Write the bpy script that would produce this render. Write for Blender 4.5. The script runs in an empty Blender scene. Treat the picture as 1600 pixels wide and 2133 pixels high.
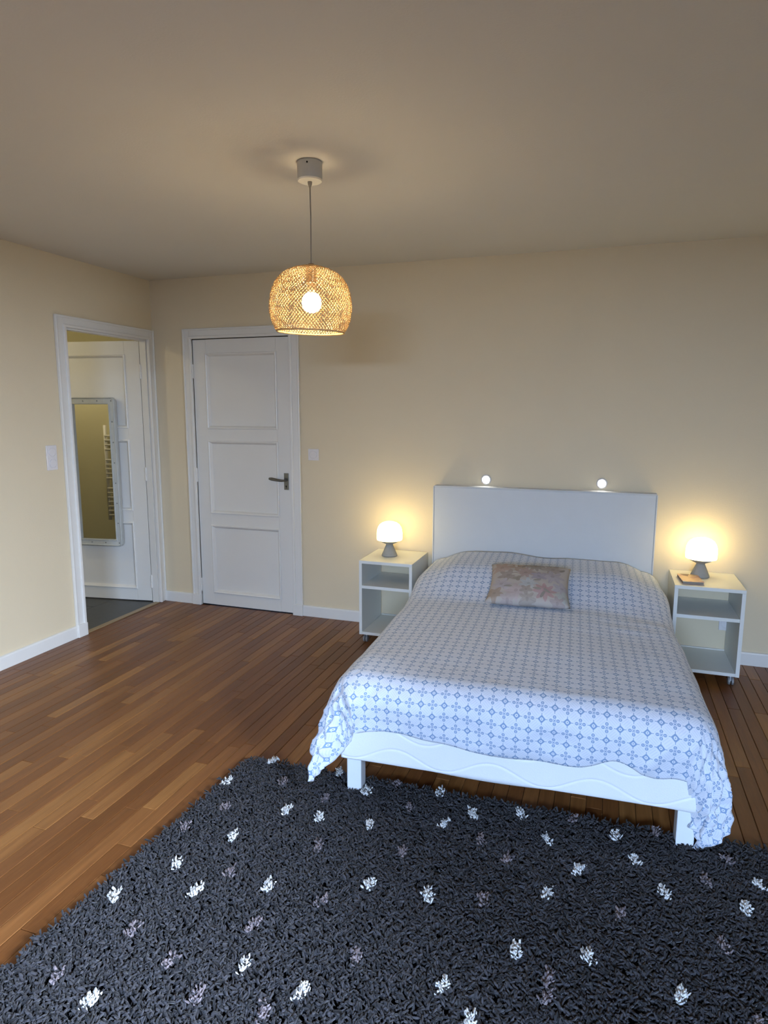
import bpy, bmesh, math, random
import numpy as np
from mathutils import Vector, Matrix, noise

S = bpy.context.scene
COL = S.collection
PI = math.pi

# ------------------------------------------------------------------ camera
CAM = (3.3369, -4.3080, 1.5270); YAW, PITCH, ROLL, FPX = 0.3277, -0.1546, 0.0019, 1367.9
f_ = Vector((-math.sin(YAW)*math.cos(PITCH), math.cos(YAW)*math.cos(PITCH), math.sin(PITCH)))
r0 = Vector((math.cos(YAW), math.sin(YAW), 0)); u0 = r0.cross(f_)
r_ = r0*math.cos(ROLL)+u0*math.sin(ROLL); u_ = -r0*math.sin(ROLL)+u0*math.cos(ROLL)
cam_d = bpy.data.cameras.new('camera'); cam = bpy.data.objects.new('camera', cam_d); COL.objects.link(cam)
cam.matrix_world = Matrix(((r_.x, u_.x, -f_.x, CAM[0]), (r_.y, u_.y, -f_.y, CAM[1]), (r_.z, u_.z, -f_.z, CAM[2]), (0, 0, 0, 1)))
cam_d.sensor_fit = 'VERTICAL'; cam_d.sensor_height = 36.0; cam_d.lens = FPX/2133*36.0
cam_d.clip_start = 0.05; cam_d.clip_end = 60
S.camera = cam

# ------------------------------------------------------------------ light and exposure
S.view_settings.view_transform = 'Standard'; S.view_settings.look = 'None'
S.view_settings.exposure = 0.2; S.view_settings.gamma = 1.0
S.view_settings.use_curve_mapping = False
S.cycles.adaptive_threshold = .05; S.cycles.max_bounces = 4; S.cycles.diffuse_bounces = 3; S.cycles.glossy_bounces = 2; S.cycles.transmission_bounces = 2; S.cycles.caustics_reflective = False; S.cycles.caustics_refractive = False
w = bpy.data.worlds.new('world'); S.world = w; w.use_nodes = True
bg = w.node_tree.nodes['Background']; bg.inputs[0].default_value = (0.36, 0.56, 1.0, 1); bg.inputs[1].default_value = 1.0

def area(name, loc, target, sx, sy, power, color, spread=PI):
    l = bpy.data.lights.new(name, 'AREA'); l.shape = 'RECTANGLE'; l.size = sx; l.size_y = sy
    l.energy = power; l.color = color; l.spread = spread
    o = bpy.data.objects.new(name, l); COL.objects.link(o); o.location = loc
    o.rotation_euler = (Vector(target)-Vector(loc)).to_track_quat('-Z', 'Y').to_euler()
    return o
# daylight falling in through the window in the wall behind the photographer
area('daylight_rear', (3.4, -7.45, 2.2), (2.6, -1.5, 0.4), 2.2, .9, 1250, (0.48, 0.67, 1.0))
area('daylight_side', (5.6, -4.25, 2.16), (1.0, -1.8, 0.3), 2.0, .8, 1180, (0.66, 0.79, 1.0))
LAMP_W, PEND_W, SPOT_W, BATH_W = 10.0, 178.0, 24.0, 52.0

# ------------------------------------------------------------------ helpers
def lin(h):
    h = h.lstrip('#'); o = []
    for i in (0, 2, 4):
        c = int(h[i:i+2], 16)/255; o.append(c/12.92 if c <= .04045 else ((c+.055)/1.055)**2.4)
    return (*o, 1)

class X:                                             # arithmetic on shader sockets
    nt = None
    def __init__(s, v): s.v = v
    @staticmethod
    def op(o, *a, clamp=False):
        n = X.nt.nodes.new('ShaderNodeMath'); n.operation = o; n.use_clamp = clamp
        for i, q in enumerate(a):
            q = q.v if isinstance(q, X) else q
            if isinstance(q, (int, float)): n.inputs[i].default_value = q
            else: X.nt.links.new(q, n.inputs[i])
        return X(n.outputs[0])
    def __add__(s, o): return X.op('ADD', s, o)
    __radd__ = __add__
    def __sub__(s, o): return X.op('SUBTRACT', s, o)
    def __rsub__(s, o): return X.op('SUBTRACT', o, s)
    def __mul__(s, o): return X.op('MULTIPLY', s, o)
    __rmul__ = __mul__
    def __truediv__(s, o): return X.op('DIVIDE', s, o)
    def __lt__(s, o): return X.op('LESS_THAN', s, o)
    def __gt__(s, o): return X.op('GREATER_THAN', s, o)
def xabs(a): return X.op('ABSOLUTE', a)
def xmin(a, b): return X.op('MINIMUM', a, b)
def xmax(a, b): return X.op('MAXIMUM', a, b)

def mat(name):
    m = bpy.data.materials.new(name); m.use_nodes = True; nt = m.node_tree
    return m, nt, nt.nodes['Principled BSDF']
def node(nt, t, **kw):
    n = nt.nodes.new(t)
    for k, v in kw.items(): setattr(n, k, v)
    return n
def mixc(nt, fac, a, b):
    n = nt.nodes.new('ShaderNodeMix'); n.data_type = 'RGBA'
    for q, s in ((fac, n.inputs['Factor']), (a, n.inputs[6]), (b, n.inputs[7])):
        q = q.v if isinstance(q, X) else q
        if isinstance(q, (int, float, tuple)): s.default_value = q
        else: nt.links.new(q, s)
    return n.outputs[2]
def plain(name, col, rough=.5, spec=.5, metal=0.0, nscale=0, nstr=0.0, bump=0.0, bscale=200, sheen=0):
    m, nt, b = mat(name)
    c = lin(col) if isinstance(col, str) else col
    b.inputs['Base Color'].default_value = c; b.inputs['Roughness'].default_value = rough
    b.inputs['Specular IOR Level'].default_value = spec; b.inputs['Metallic'].default_value = metal
    if sheen: b.inputs['Sheen Weight'].default_value = sheen
    tc = node(nt, 'ShaderNodeTexCoord')
    if nstr:
        n = node(nt, 'ShaderNodeTexNoise'); n.inputs['Scale'].default_value = nscale; n.inputs['Detail'].default_value = 4
        nt.links.new(tc.outputs['Object'], n.inputs['Vector'])
        d = tuple(x*(1-nstr) for x in c[:3])+(1,); l = tuple(min(1, x*(1+nstr)) for x in c[:3])+(1,)
        nt.links.new(mixc(nt, n.outputs[0], d, l), b.inputs['Base Color'])
    if bump:
        n = node(nt, 'ShaderNodeTexNoise'); n.inputs['Scale'].default_value = bscale; n.inputs['Detail'].default_value = 3
        nt.links.new(tc.outputs['Object'], n.inputs['Vector'])
        bp = node(nt, 'ShaderNodeBump'); bp.inputs['Strength'].default_value = bump; bp.inputs['Distance'].default_value = .003
        nt.links.new(n.outputs[0], bp.inputs['Height']); nt.links.new(bp.outputs[0], b.inputs['Normal'])
    return m
def emit(name, col, strength):
    m, nt, b = mat(name)
    b.inputs['Base Color'].default_value = (.8, .8, .8, 1)
    b.inputs['Emission Color'].default_value = col; b.inputs['Emission Strength'].default_value = strength
    return m

M = {}
M['wall'] = plain('wall_paint', '#dfcfb0', .7, .3, nscale=2.5, nstr=.03, bump=.25, bscale=160)
M['ceiling'] = plain('ceiling_paint', '#dfdad1', .8, .2, nscale=2, nstr=.02, bump=.2, bscale=120)
M['white'] = plain('white_gloss_paint', '#e4e1da', .38, .5, nscale=6, nstr=.02, bump=.12, bscale=60)
M['bath_wall'] = plain('bathroom_paint', '#e2dab6', .7, .3, nscale=3, nstr=.03)
M['tile'] = plain('slate_tile', '#4a4b4a', .45, .5, nscale=14, nstr=.18, bump=.2, bscale=40)
M['grout'] = plain('tile_grout', '#56554f', .8, .3, nscale=30, nstr=.1)
M['strip'] = plain('threshold_brass', '#a08a6a', .4, .5, .3, nscale=20, nstr=.06)
M['steel'] = plain('brushed_steel', '#77766f', .35, .5, .9, nscale=40, nstr=.12)
M['dark'] = plain('keyhole_dark', '#141312', .8, .2, nscale=40, nstr=.1)
M['plastic'] = plain('switch_plastic', '#e2dcd9', .35, .5, nscale=40, nstr=.01)
M['melamine'] = plain('white_melamine', '#e3e4de', .42, .5, nscale=12, nstr=.015)
M['castor'] = plain('castor_grey', '#8f9090', .35, .5, .2, nscale=40, nstr=.06)
M['headboard'] = plain('headboard_fabric', '#d2d4d4', .85, .2, nscale=9, nstr=.03, bump=.3, bscale=500, sheen=.2)
M['basefab'] = plain('base_ticking', '#e4e7ea', .8, .25, nscale=12, nstr=.02, bump=.35, bscale=420, sheen=.2)
M['legwhite'] = plain('leg_lacquer', '#dde3ea', .4, .5, nscale=14, nstr=.02)
M['concrete'] = plain('lamp_concrete', '#9a9a96', .75, .3, nscale=60, nstr=.08, bump=.3, bscale=220)
M['mframe'] = plain('mirror_frame_paint', '#bdbfbb', .6, .4, nscale=18, nstr=.1, bump=.3, bscale=70)
M['mirror'] = plain('mirror_silver', '#f2f2ec', .02, .5, 1.0, nscale=3, nstr=.01)
M['canopy'] = plain('canopy_grey', '#c9c6be', .6, .4, nscale=20, nstr=.02)
M['socket'] = plain('socket_bakelite', '#6d5c46', .5, .4, nscale=30, nstr=.04)
M['cord'] = plain('cord_fabric', '#8e877d', .8, .3, nscale=200, nstr=.1)
M['paper'] = plain('page_paper', '#8d857c', .8, .3, nscale=200, nstr=.15)
M['rugbase'] = plain('rug_backing', '#15171d', .95, .1, nscale=60, nstr=.2)
M['subfloor'] = plain('subfloor_dark', '#1b120b', .9, .1, nscale=8, nstr=.2)
M['window_frame'] = plain('window_lacquer', '#e6e6e2', .4, .5, nscale=10, nstr=.02)
M['shade'] = emit('opal_glass_lit', (1.0, .79, .36, 1), LAMP_W)
M['bulb'] = emit('bulb_lit', (1.0, .79, .49, 1), PEND_W)
M['spot'] = emit('spot_lit', (1.0, .97, .90, 1), SPOT_W)

def wood(name, island):
    m, nt, b = mat(name); X.nt = nt
    g = node(nt, 'ShaderNodeNewGeometry'); oi = node(nt, 'ShaderNodeObjectInfo'); tc = node(nt, 'ShaderNodeTexCoord')
    rnd = g.outputs['Random Per Island'] if island else oi.outputs['Random']
    sep = node(nt, 'ShaderNodeSeparateXYZ'); nt.links.new(g.outputs['Position'], sep.inputs[0])
    px, py = X(sep.outputs[0]), X(sep.outputs[1]); R = X(rnd)
    cmb = node(nt, 'ShaderNodeCombineXYZ')
    nt.links.new((px*42).v, cmb.inputs[0]); nt.links.new((py*2.2+R*37).v, cmb.inputs[1]); nt.links.new((R*91).v, cmb.inputs[2])
    n1 = node(nt, 'ShaderNodeTexNoise'); n1.inputs['Scale'].default_value = 1.0; n1.inputs['Detail'].default_value = 6; n1.inputs['Roughness'].default_value = .62
    n1.inputs['Distortion'].default_value = .6
    nt.links.new(cmb.outputs[0], n1.inputs['Vector'])
    cmb2 = node(nt, 'ShaderNodeCombineXYZ')
    nt.links.new((px*330).v, cmb2.inputs[0]); nt.links.new((py*9+R*11).v, cmb2.inputs[1]); nt.links.new((R*53).v, cmb2.inputs[2])
    n2 = node(nt, 'ShaderNodeTexNoise'); n2.inputs['Scale'].default_value = 1.0; n2.inputs['Detail'].default_value = 3
    nt.links.new(cmb2.outputs[0], n2.inputs['Vector'])
    ramp = node(nt, 'ShaderNodeValToRGB'); e = ramp.color_ramp.elements
    e[0].position = 0.0; e[0].color = lin('#6e421f'); e[1].position = 1.0; e[1].color = lin('#a6733f')
    k = e.new(.35); k.color = lin('#7f502b'); k = e.new(.7); k.color = lin('#8d5c31')
    h2 = X.op('FRACT', R*7.31)
    nt.links.new(R.v, ramp.inputs[0])
    fac = X.op('MULTIPLY', X(n1.outputs[0])-.34, 2.6, clamp=True)
    dk = mixc(nt, .55, ramp.outputs[0], lin('#4f2a0f'))
    c1 = mixc(nt, fac, dk, ramp.outputs[0])
    c2 = mixc(nt, X.op('MULTIPLY', xabs(X(n2.outputs[0])-.5), .7, clamp=True), c1, lin('#a87745'))
    nt.links.new(c2, b.inputs['Base Color'])
    nt.links.new((X(n1.outputs[0])*.15+.30).v, b.inputs['Roughness'])
    b.inputs['Specular IOR Level'].default_value = .4
    bp = node(nt, 'ShaderNodeBump'); bp.inputs['Strength'].default_value = .12; bp.inputs['Distance'].default_value = .002
    nt.links.new(n2.outputs[0], bp.inputs['Height']); nt.links.new(bp.outputs[0], b.inputs['Normal'])
    return m
M['plank'] = wood('oak_plank', False); M['plank_stuff'] = wood('oak_plank_joined', True)

def yarn(name, c0, c1, rough=.95):
    m, nt, b = mat(name)
    g = node(nt, 'ShaderNodeNewGeometry')
    nt.links.new(mixc(nt, g.outputs['Random Per Island'], lin(c0), lin(c1)), b.inputs['Base Color'])
    b.inputs['Roughness'].default_value = rough; b.inputs['Specular IOR Level'].default_value = .15
    b.inputs['Sheen Weight'].default_value = .15
    return m
M['pile'] = yarn('rug_pile_charcoal', '#1a1a1c', '#434247')
M['tuft_white'] = yarn('rug_tuft_cream', '#b9bcc0', '#e2e2e0')
M['tuft_taupe'] = yarn('rug_tuft_taupe', '#5d565c', '#8a7f82')

def rattan():
    m, nt, b = mat('rattan_cane')
    b.inputs['Base Color'].default_value = lin('#dcb98a'); b.inputs['Roughness'].default_value = .6
    n = node(nt, 'ShaderNodeTexNoise'); n.inputs['Scale'].default_value = 60
    tc = node(nt, 'ShaderNodeTexCoord'); nt.links.new(tc.outputs['Object'], n.inputs['Vector'])
    col = mixc(nt, n.outputs[0], lin('#ab8c5e'), lin('#ccb280'))
    nt.links.new(col, b.inputs['Base Color'])
    t = node(nt, 'ShaderNodeBsdfTranslucent'); nt.links.new(col, t.inputs[0])
    mx = node(nt, 'ShaderNodeMixShader'); mx.inputs[0].default_value = .32
    out = nt.nodes['Material Output']
    nt.links.new(b.outputs[0], mx.inputs[1]); nt.links.new(t.outputs[0], mx.inputs[2]); nt.links.new(mx.outputs[0], out.inputs[0])
    return m
M['rattan'] = rattan()

def glass():
    m, nt, b = mat('window_glass')
    tr = node(nt, 'ShaderNodeBsdfTransparent'); gl = node(nt, 'ShaderNodeBsdfGlossy'); gl.inputs['Roughness'].default_value = .02
    fr = node(nt, 'ShaderNodeFresnel'); mx = node(nt, 'ShaderNodeMixShader')
    nt.links.new(fr.outputs[0], mx.inputs[0]); nt.links.new(tr.outputs[0], mx.inputs[1]); nt.links.new(gl.outputs[0], mx.inputs[2])
    nt.links.new(mx.outputs[0], nt.nodes['Material Output'].inputs[0])
    return m
M['glass'] = glass()

def duvet_mat():
    m, nt, b = mat('printed_cotton'); X.nt = nt
    uv = node(nt, 'ShaderNodeUVMap'); uv.uv_map = 'UVMap'
    sp = node(nt, 'ShaderNodeSeparateXYZ'); nt.links.new(uv.outputs[0], sp.inputs[0])
    u = X(sp.outputs[0])/.0438; v = X(sp.outputs[1])/.0438
    fl = lambda a: X.op('FLOOR', a); fr = lambda a: X.op('FRACT', a)
    md = lambda a: X.op('FLOORED_MODULO', a, 2.0)
    fx = xabs(fr(u)-.5); fy = xabs(fr(v)-.5); par = md(fl(u)+fl(v))
    rr = X.op('SQRT', fx*fx+fy*fy); mx = xmax(fx, fy); mn = xmin(fx, fy)
    dm = fx+fy
    a1 = xabs(dm-.27) < .06
    a2 = xabs(rr-.16) < .035
    a3 = rr < .05
    a4 = (mn < .025)*(mx < .47)*(mx > .25)
    A = xmax(xmax(a1, a2), xmax(a3, a4))
    e1 = (mx-.28)/.14; e2 = mn/.13
    ee = X.op('SQRT', e1*e1+e2*e2)
    b1 = (ee < 1.0)*(ee > .52); b2 = (xabs(mx-.28) < .028)*(mn < .12)
    b3 = (xabs(fx-fy) < .04)*(mx < .11)
    B = xmax(xmax(b1, b2), b3)
    mask = A*(1-par)+B*par
    gx = fr(u+.5)-.5; gy = fr(v+.5)-.5; p2 = md(fl(u+.5)+fl(v+.5))*2-1
    ln = xabs(fr((gx+gy*p2)*4.0)-.5) < .17
    weave = ln*((xabs(gx)+xabs(gy)) < .42)
    col = mixc(nt, weave*.28, lin('#d6dce8'), lin('#a4b4d0'))
    col = mixc(nt, mask*.85, col, lin('#688bb4'))
    nt.links.new(col, b.inputs['Base Color'])
    b.inputs['Roughness'].default_value = .9; b.inputs['Specular IOR Level'].default_value = .2; b.inputs['Sheen Weight'].default_value = .15
    n = node(nt, 'ShaderNodeTexNoise'); n.inputs['Scale'].default_value = 26; n.inputs['Detail'].default_value = 5; n.inputs['Distortion'].default_value = 1.2
    nt.links.new(uv.outputs[0], n.inputs['Vector'])
    bp = node(nt, 'ShaderNodeBump'); bp.inputs['Strength'].default_value = .4; bp.inputs['Distance'].default_value = .006
    nt.links.new(n.outputs[0], bp.inputs['Height']); nt.links.new(bp.outputs[0], b.inputs['Normal'])
    return m
M['duvet'] = duvet_mat()

def cushion_mat():
    m, nt, b = mat('floral_print'); X.nt = nt
    uv = node(nt, 'ShaderNodeUVMap'); uv.uv_map = 'UVMap'
    sp = node(nt, 'ShaderNodeSeparateXYZ'); nt.links.new(uv.outputs[0], sp.inputs[0])
    u, v = X(sp.outputs[0]), X(sp.outputs[1])             # metres, -.21..21, -.16..16
    col = lin('#b7b0a8')
    rng = random.Random(5)
    fl = [(-.15, .10, .062, 7, '#b09a8c'), (-.06, .12, .055, 6, '#a8937f'), (.03, .12, .05, 8, '#8f897f'), (.12, .11, .06, 6, '#a0968c'),
          (-.11, .02, .058, 6, '#9c9288'), (-.02, .05, .055, 9, '#a8948c'), (.12, .03, .062, 7, '#aaa4a8'), (.05, .02, .045, 6, '#9b96a0'),
          (-.14, -.06, .055, 6, '#b3acb0'), (-.06, -.01, .024, 3, '#8e8878'), (-.06, -.11, .058, 8, '#b8aaa8'), (.0, -.05, .05, 7, '#b7bfc2'),
          (.17, -.06, .05, 6, '#a9a5ab'), (-.17, -.13, .05, 5, '#a2917f'), (.18, -.13, .05, 6, '#aeb4b0'), (-.10, -.165, .045, 6, '#b3a6a2'), (.0, -.155, .045, 7, '#a49c92'), (-.01, -.10, .035, 5, '#9d958c'), (.15, -.165, .04, 6, '#a59a98'), (.085, -.10, .060, 8, '#b0908e')]
    for cx, cy, r, n, h in fl:
        dx = u-cx; dy = v-cy
        rad = X.op('SQRT', dx*dx+dy*dy); th = X.op('ARCTAN2', dy, dx)
        ed = r*(.80)+r*.22*X.op('COSINE', th*float(n)+rng.random()*6)
        msk = rad < ed
        dk = tuple(x*.72 for x in lin(h)[:3])+(1,)
        pet = (xabs(X.op('SINE', th*(n/2)+.4)) < .13)*(rad > r*.25)
        inner = mixc(nt, xmax(pet*.6, (rad < r*.18)*.8), lin(h), dk)
        col = mixc(nt, msk, col, inner)
    for i in range(9):
        cx, cy, a = rng.uniform(-.18, .18), rng.uniform(-.14, .14), rng.uniform(0, PI)
        dx = u-cx; dy = v-cy
        q1 = (dx*math.cos(a)+dy*math.sin(a))/.022; q2 = (dy*math.cos(a)-dx*math.sin(a))/.008
        col = mixc(nt, (q1*q1+q2*q2) < 1.0, col, lin(rng.choice(['#8c8a80', '#7f7b70', '#c9c6bc'])))
    col = mixc(nt, .32, col, lin('#a0958f'))
    nt.links.new(col, b.inputs['Base Color']); b.inputs['Roughness'].default_value = .9; b.inputs['Specular IOR Level'].default_value = .2
    n = node(nt, 'ShaderNodeTexNoise'); n.inputs['Scale'].default_value = 30; nt.links.new(uv.outputs[0], n.inputs['Vector'])
    bp = node(nt, 'ShaderNodeBump'); bp.inputs['Strength'].default_value = .25; bp.inputs['Distance'].default_value = .006
    nt.links.new(n.outputs[0], bp.inputs['Height']); nt.links.new(bp.outputs[0], b.inputs['Normal'])
    return m
M['cushion'] = cushion_mat()

def cover_mat():
    m, nt, b = mat('book_cover_print')
    tc = node(nt, 'ShaderNodeTexCoord'); vz = node(nt, 'ShaderNodeTexVoronoi'); vz.inputs['Scale'].default_value = 26
    nt.links.new(tc.outputs['Object'], vz.inputs['Vector'])
    rp = node(nt, 'ShaderNodeValToRGB'); rp.color_ramp.interpolation = 'CONSTANT'
    e = rp.color_ramp.elements; e[0].color = lin('#d9b48e'); e[1].position = .55; e[1].color = lin('#c99a86')
    k = e.new(.75); k.color = lin('#6d4a48'); k = e.new(.88); k.color = lin('#e8dccb')
    s = node(nt, 'ShaderNodeSeparateXYZ'); nt.links.new(vz.outputs['Color'], s.inputs[0]); nt.links.new(s.outputs[0], rp.inputs[0])
    nt.links.new(rp.outputs[0], b.inputs['Base Color']); b.inputs['Roughness'].default_value = .35
    return m
M['cover'] = cover_mat()

# ---- mesh helpers
def link(name, me, m=None, parent=None, smooth=False):
    o = bpy.data.objects.new(name, me); COL.objects.link(o)
    if m is not None and not me.materials: me.materials.append(M[m] if isinstance(m, str) else m)
    if parent is not None: o.parent = parent
    if smooth: me.polygons.foreach_set('use_smooth', [True]*len(me.polygons))
    return o
def build(name, bm, m, parent=None, smooth=False, bevel=0, loc=None, rot=None):
    if bevel:
        bmesh.ops.bevel(bm, geom=list(bm.edges), offset=bevel, segments=2, profile=.5, affect='EDGES', clamp_overlap=True)
    bmesh.ops.recalc_face_normals(bm, faces=list(bm.faces))
    me = bpy.data.meshes.new(name); bm.to_mesh(me); bm.free()
    o = link(name, me, m, parent, smooth)
    if loc is not None: o.location = loc
    if rot is not None: o.rotation_euler = rot
    return o
def box(bm, x0, x1, y0, y1, z0, z1):
    v = [bm.verts.new((x, y, z)) for z in (z0, z1) for x, y in ((x0, y0), (x1, y0), (x1, y1), (x0, y1))]
    for f in ((3, 2, 1, 0), (4, 5, 6, 7), (0, 1, 5, 4), (1, 2, 6, 5), (2, 3, 7, 6), (3, 0, 4, 7)): bm.faces.new([v[i] for i in f])
def bx(name, x0, x1, y0, y1, z0, z1, m, parent=None, bevel=0, **k):
    bm = bmesh.new(); box(bm, x0, x1, y0, y1, z0, z1); return build(name, bm, m, parent, bevel=bevel, **k)
def lathe(bm, prof, seg=32, cx=0, cy=0):
    rings = []
    for r, z in prof:
        if r < 1e-6: rings.append([bm.verts.new((cx, cy, z))])
        else: rings.append([bm.verts.new((cx+r*math.cos(2*PI*i/seg), cy+r*math.sin(2*PI*i/seg), z)) for i in range(seg)])
    for a, b in zip(rings, rings[1:]):
        for i in range(seg):
            j = (i+1) % seg
            if len(a) == 1 and len(b) == 1: continue
            if len(a) == 1: bm.faces.new((a[0], b[i], b[j]))
            elif len(b) == 1: bm.faces.new((a[i], a[j], b[0]))
            else: bm.faces.new((a[i], a[j], b[j], b[i]))
def tube(bm, pts, r, seg=8, closed=False):
    pts = [Vector(p) for p in pts]; n = len(pts); rings = []
    for i, p in enumerate(pts):
        if closed: t = pts[(i+1) % n]-pts[i-1]
        else: t = pts[min(i+1, n-1)]-pts[max(i-1, 0)]
        t.normalize(); a = Vector((0, 0, 1)) if abs(t.z) < .9 else Vector((1, 0, 0))
        s = t.cross(a).normalized(); q = t.cross(s)
        rr = r[i] if isinstance(r, (list, tuple)) else r
        rings.append([bm.verts.new(p+rr*(math.cos(2*PI*k/seg)*s+math.sin(2*PI*k/seg)*q)) for k in range(seg)])
    for i in range(n if closed else n-1):
        a, b = rings[i], rings[(i+1) % n]
        for k in range(seg): bm.faces.new((a[k], a[(k+1) % seg], b[(k+1) % seg], b[k]))
    if not closed:
        bm.faces.new(rings[0][::-1]); bm.faces.new(rings[-1])
def tag(o, label, cat=None, group=None, kind=None):
    o['label'] = label
    if cat: o['category'] = cat
    if group: o['group'] = group
    if kind: o['kind'] = kind
    return o
def empty(name, loc=(0, 0, 0), rz=0.0):
    o = bpy.data.objects.new(name, None); COL.objects.link(o); o.location = loc; o.rotation_euler = (0, 0, rz); o.empty_display_size = .1
    return o
def copy_tree(o, parent=None):
    c = o.copy(); COL.objects.link(c); c.parent = parent
    for ch in list(o.children): copy_tree(ch, c)
    return c

# ------------------------------------------------------------------ the room shell
H = 2.483; RX = 4.72; RY = -6.6; T = .12; TL = .05
D2 = (.352, 1.166)                      # closed door in the back wall (x range of the opening)
D1 = (-.872, -.072)                     # bathroom door in the left wall (y range of the opening)
DH = 2.045
WX0, WX1, WZ0, WZ1 = 2.7, 4.3, .25, 1.95   # window behind the photographer

bm = bmesh.new(); box(bm, -TL, D2[0], 0, T, 0, H); box(bm, D2[1], RX+T, 0, T, 0, H); box(bm, D2[0], D2[1], 0, T, DH, H)
tag(build('wall_back', bm, 'wall'), 'cream painted wall behind the bed and the closed door', 'wall', kind='structure')
bm = bmesh.new(); box(bm, -TL, 0, RY-T, D1[0], 0, H); box(bm, -TL, 0, D1[1], 0, 0, H); box(bm, -TL, 0, D1[0], D1[1], DH, H)
tag(build('wall_left', bm, 'wall'), 'cream painted wall holding the open bathroom doorway', 'wall', kind='structure')
VY0, VY1 = -4.85, -3.35                 # second window, in the right wall
bm = bmesh.new(); box(bm, RX, RX+T, RY-T, VY0, 0, H); box(bm, RX, RX+T, VY1, 0, 0, H); box(bm, RX, RX+T, VY0, VY1, 0, WZ0); box(bm, RX, RX+T, VY0, VY1, WZ1, H)
tag(build('wall_right', bm, 'wall'), 'cream painted wall on the right, out of the picture', 'wall', kind='structure')
bm = bmesh.new(); box(bm, 0, WX0, RY-T, RY, 0, H); box(bm, WX1, RX, RY-T, RY, 0, H)
box(bm, WX0, WX1, RY-T, RY, 0, WZ0); box(bm, WX0, WX1, RY-T, RY, WZ1, H)
tag(build('wall_front', bm, 'wall'), 'cream painted window wall behind the photographer', 'wall', kind='structure')
tag(bx('ceiling', -TL, RX+T, RY-T, T, H, H+.1, 'ceiling'), 'plain off-white ceiling above the bedroom', 'ceiling', kind='structure')

# window behind the photographer
def window(name, loc, rz, wd, label):
    win = empty(name, loc, rz); tag(win, label, 'window', kind='structure'); hd = WZ1-WZ0
    for x0, x1, z0, z1 in ((-wd/2, -wd/2+.06, 0, hd), (wd/2-.06, wd/2, 0, hd), (-.05, .05, 0, hd), (-wd/2+.06, -.05, 0, .08), (.05, wd/2-.06, 0, .08), (-wd/2+.06, -.05, hd-.06, hd), (.05, wd/2-.06, hd-.06, hd)):
        bx('window_frame', x0, x1, -.09, -.03, z0, z1, 'window_frame', win, bevel=.004)
    for x0, x1 in ((-wd/2+.06, -.05), (.05, wd/2-.06)): bx('pane', x0, x1, -.064, -.058, .08, hd-.06, 'glass', win)
    bx('window_sill', -wd/2, wd/2, -.03, .04, -.03, 0, 'window_frame', win, bevel=.004)
window('window_1', ((WX0+WX1)/2, RY, WZ0), 0, WX1-WX0, 'white framed window in the wall behind the photographer')
window('window_2', (RX, (VY0+VY1)/2, WZ0), PI/2, VY1-VY0, 'white framed window in the right wall, out of the picture')

# floor: dark sub-floor and every oak plank
floor = bx('floor', -.03, RX+T, RY-T, T, -.06, -.012, 'subfloor'); tag(floor, 'brown oak strip parquet floor of the bedroom', 'floor', kind='structure')
rng = random.Random(11)
PW = .0605; cand = []
ncol = int(math.ceil(RX/PW))
for i in range(ncol):
    y = 0 - rng.uniform(0, .5)*1.0; ys = [0.0]
    y = -rng.uniform(.12, .8)
    while y > RY:
        ys.append(y); y -= rng.choice((.38, .5, .62, .75, .9, 1.05))*rng.uniform(.85, 1.15)
    ys.append(RY)
    for a, b in zip(ys, ys[1:]): cand.append((i*PW, min((i+1)*PW, RX), b, a))
from bpy_extras.object_utils import world_to_camera_view
bpy.context.view_layer.update()
def vis(p):
    x0, x1, y0, y1 = p; best = 0
    for k in range(5):
        yy = y0+(y1-y0)*k/4; xx = (x0+x1)/2
        if yy < -4.2: continue
        q = world_to_camera_view(S, cam, Vector((xx, yy, 0)))
        if q.z > .2 and -.03 < q.x < 1.03 and -.05 < q.y < 1.0:
            under_bed = 2.36 < xx < 3.70 and yy > -1.95
            on_rug = xx > 1.93 and yy < -2.0
            if not under_bed and not on_rug: best += (x1-x0)*(y1-y0)/q.z**2
    return best
cand.sort(key=vis, reverse=True)
def plank_bm(bm, x0, x1, y0, y1, top):
    g = .0008; c = .0017
    lo = [(x0+g, y0+g), (x1-g, y0+g), (x1-g, y1-g), (x0+g, y1-g)]
    a = [bm.verts.new((x, y, -.012)) for x, y in lo]; b = [bm.verts.new((x, y, top-c)) for x, y in lo]
    cx, cy = (x0+x1)/2, (y0+y1)/2
    t = [bm.verts.new((x+(c if x < cx else -c), y+(c if y < cy else -c), top)) for x, y in lo]
    for p, q in ((a, b), (b, t)):
        for i in range(4): bm.faces.new((p[i], p[(i+1) % 4], q[(i+1) % 4], q[i]))
    bm.faces.new(t)
nind = sum(1 for p in cand[:300] if vis(p) > 0)
for p in cand[:nind]:
    bm = bmesh.new(); x0, x1, y0, y1 = p; cx, cy = (x0+x1)/2, (y0+y1)/2
    plank_bm(bm, x0-cx, x1-cx, y0-cy, y1-cy, rng.uniform(-.0004, .0004))
    o = build('plank', bm, 'plank', floor); o.location = (cx, cy, 0)
bm = bmesh.new()
for p in cand[nind:]: plank_bm(bm, *p, rng.uniform(-.0004, .0004))
o = build('plank_field', bm, 'plank_stuff', floor); o['kind'] = 'stuff'

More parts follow.
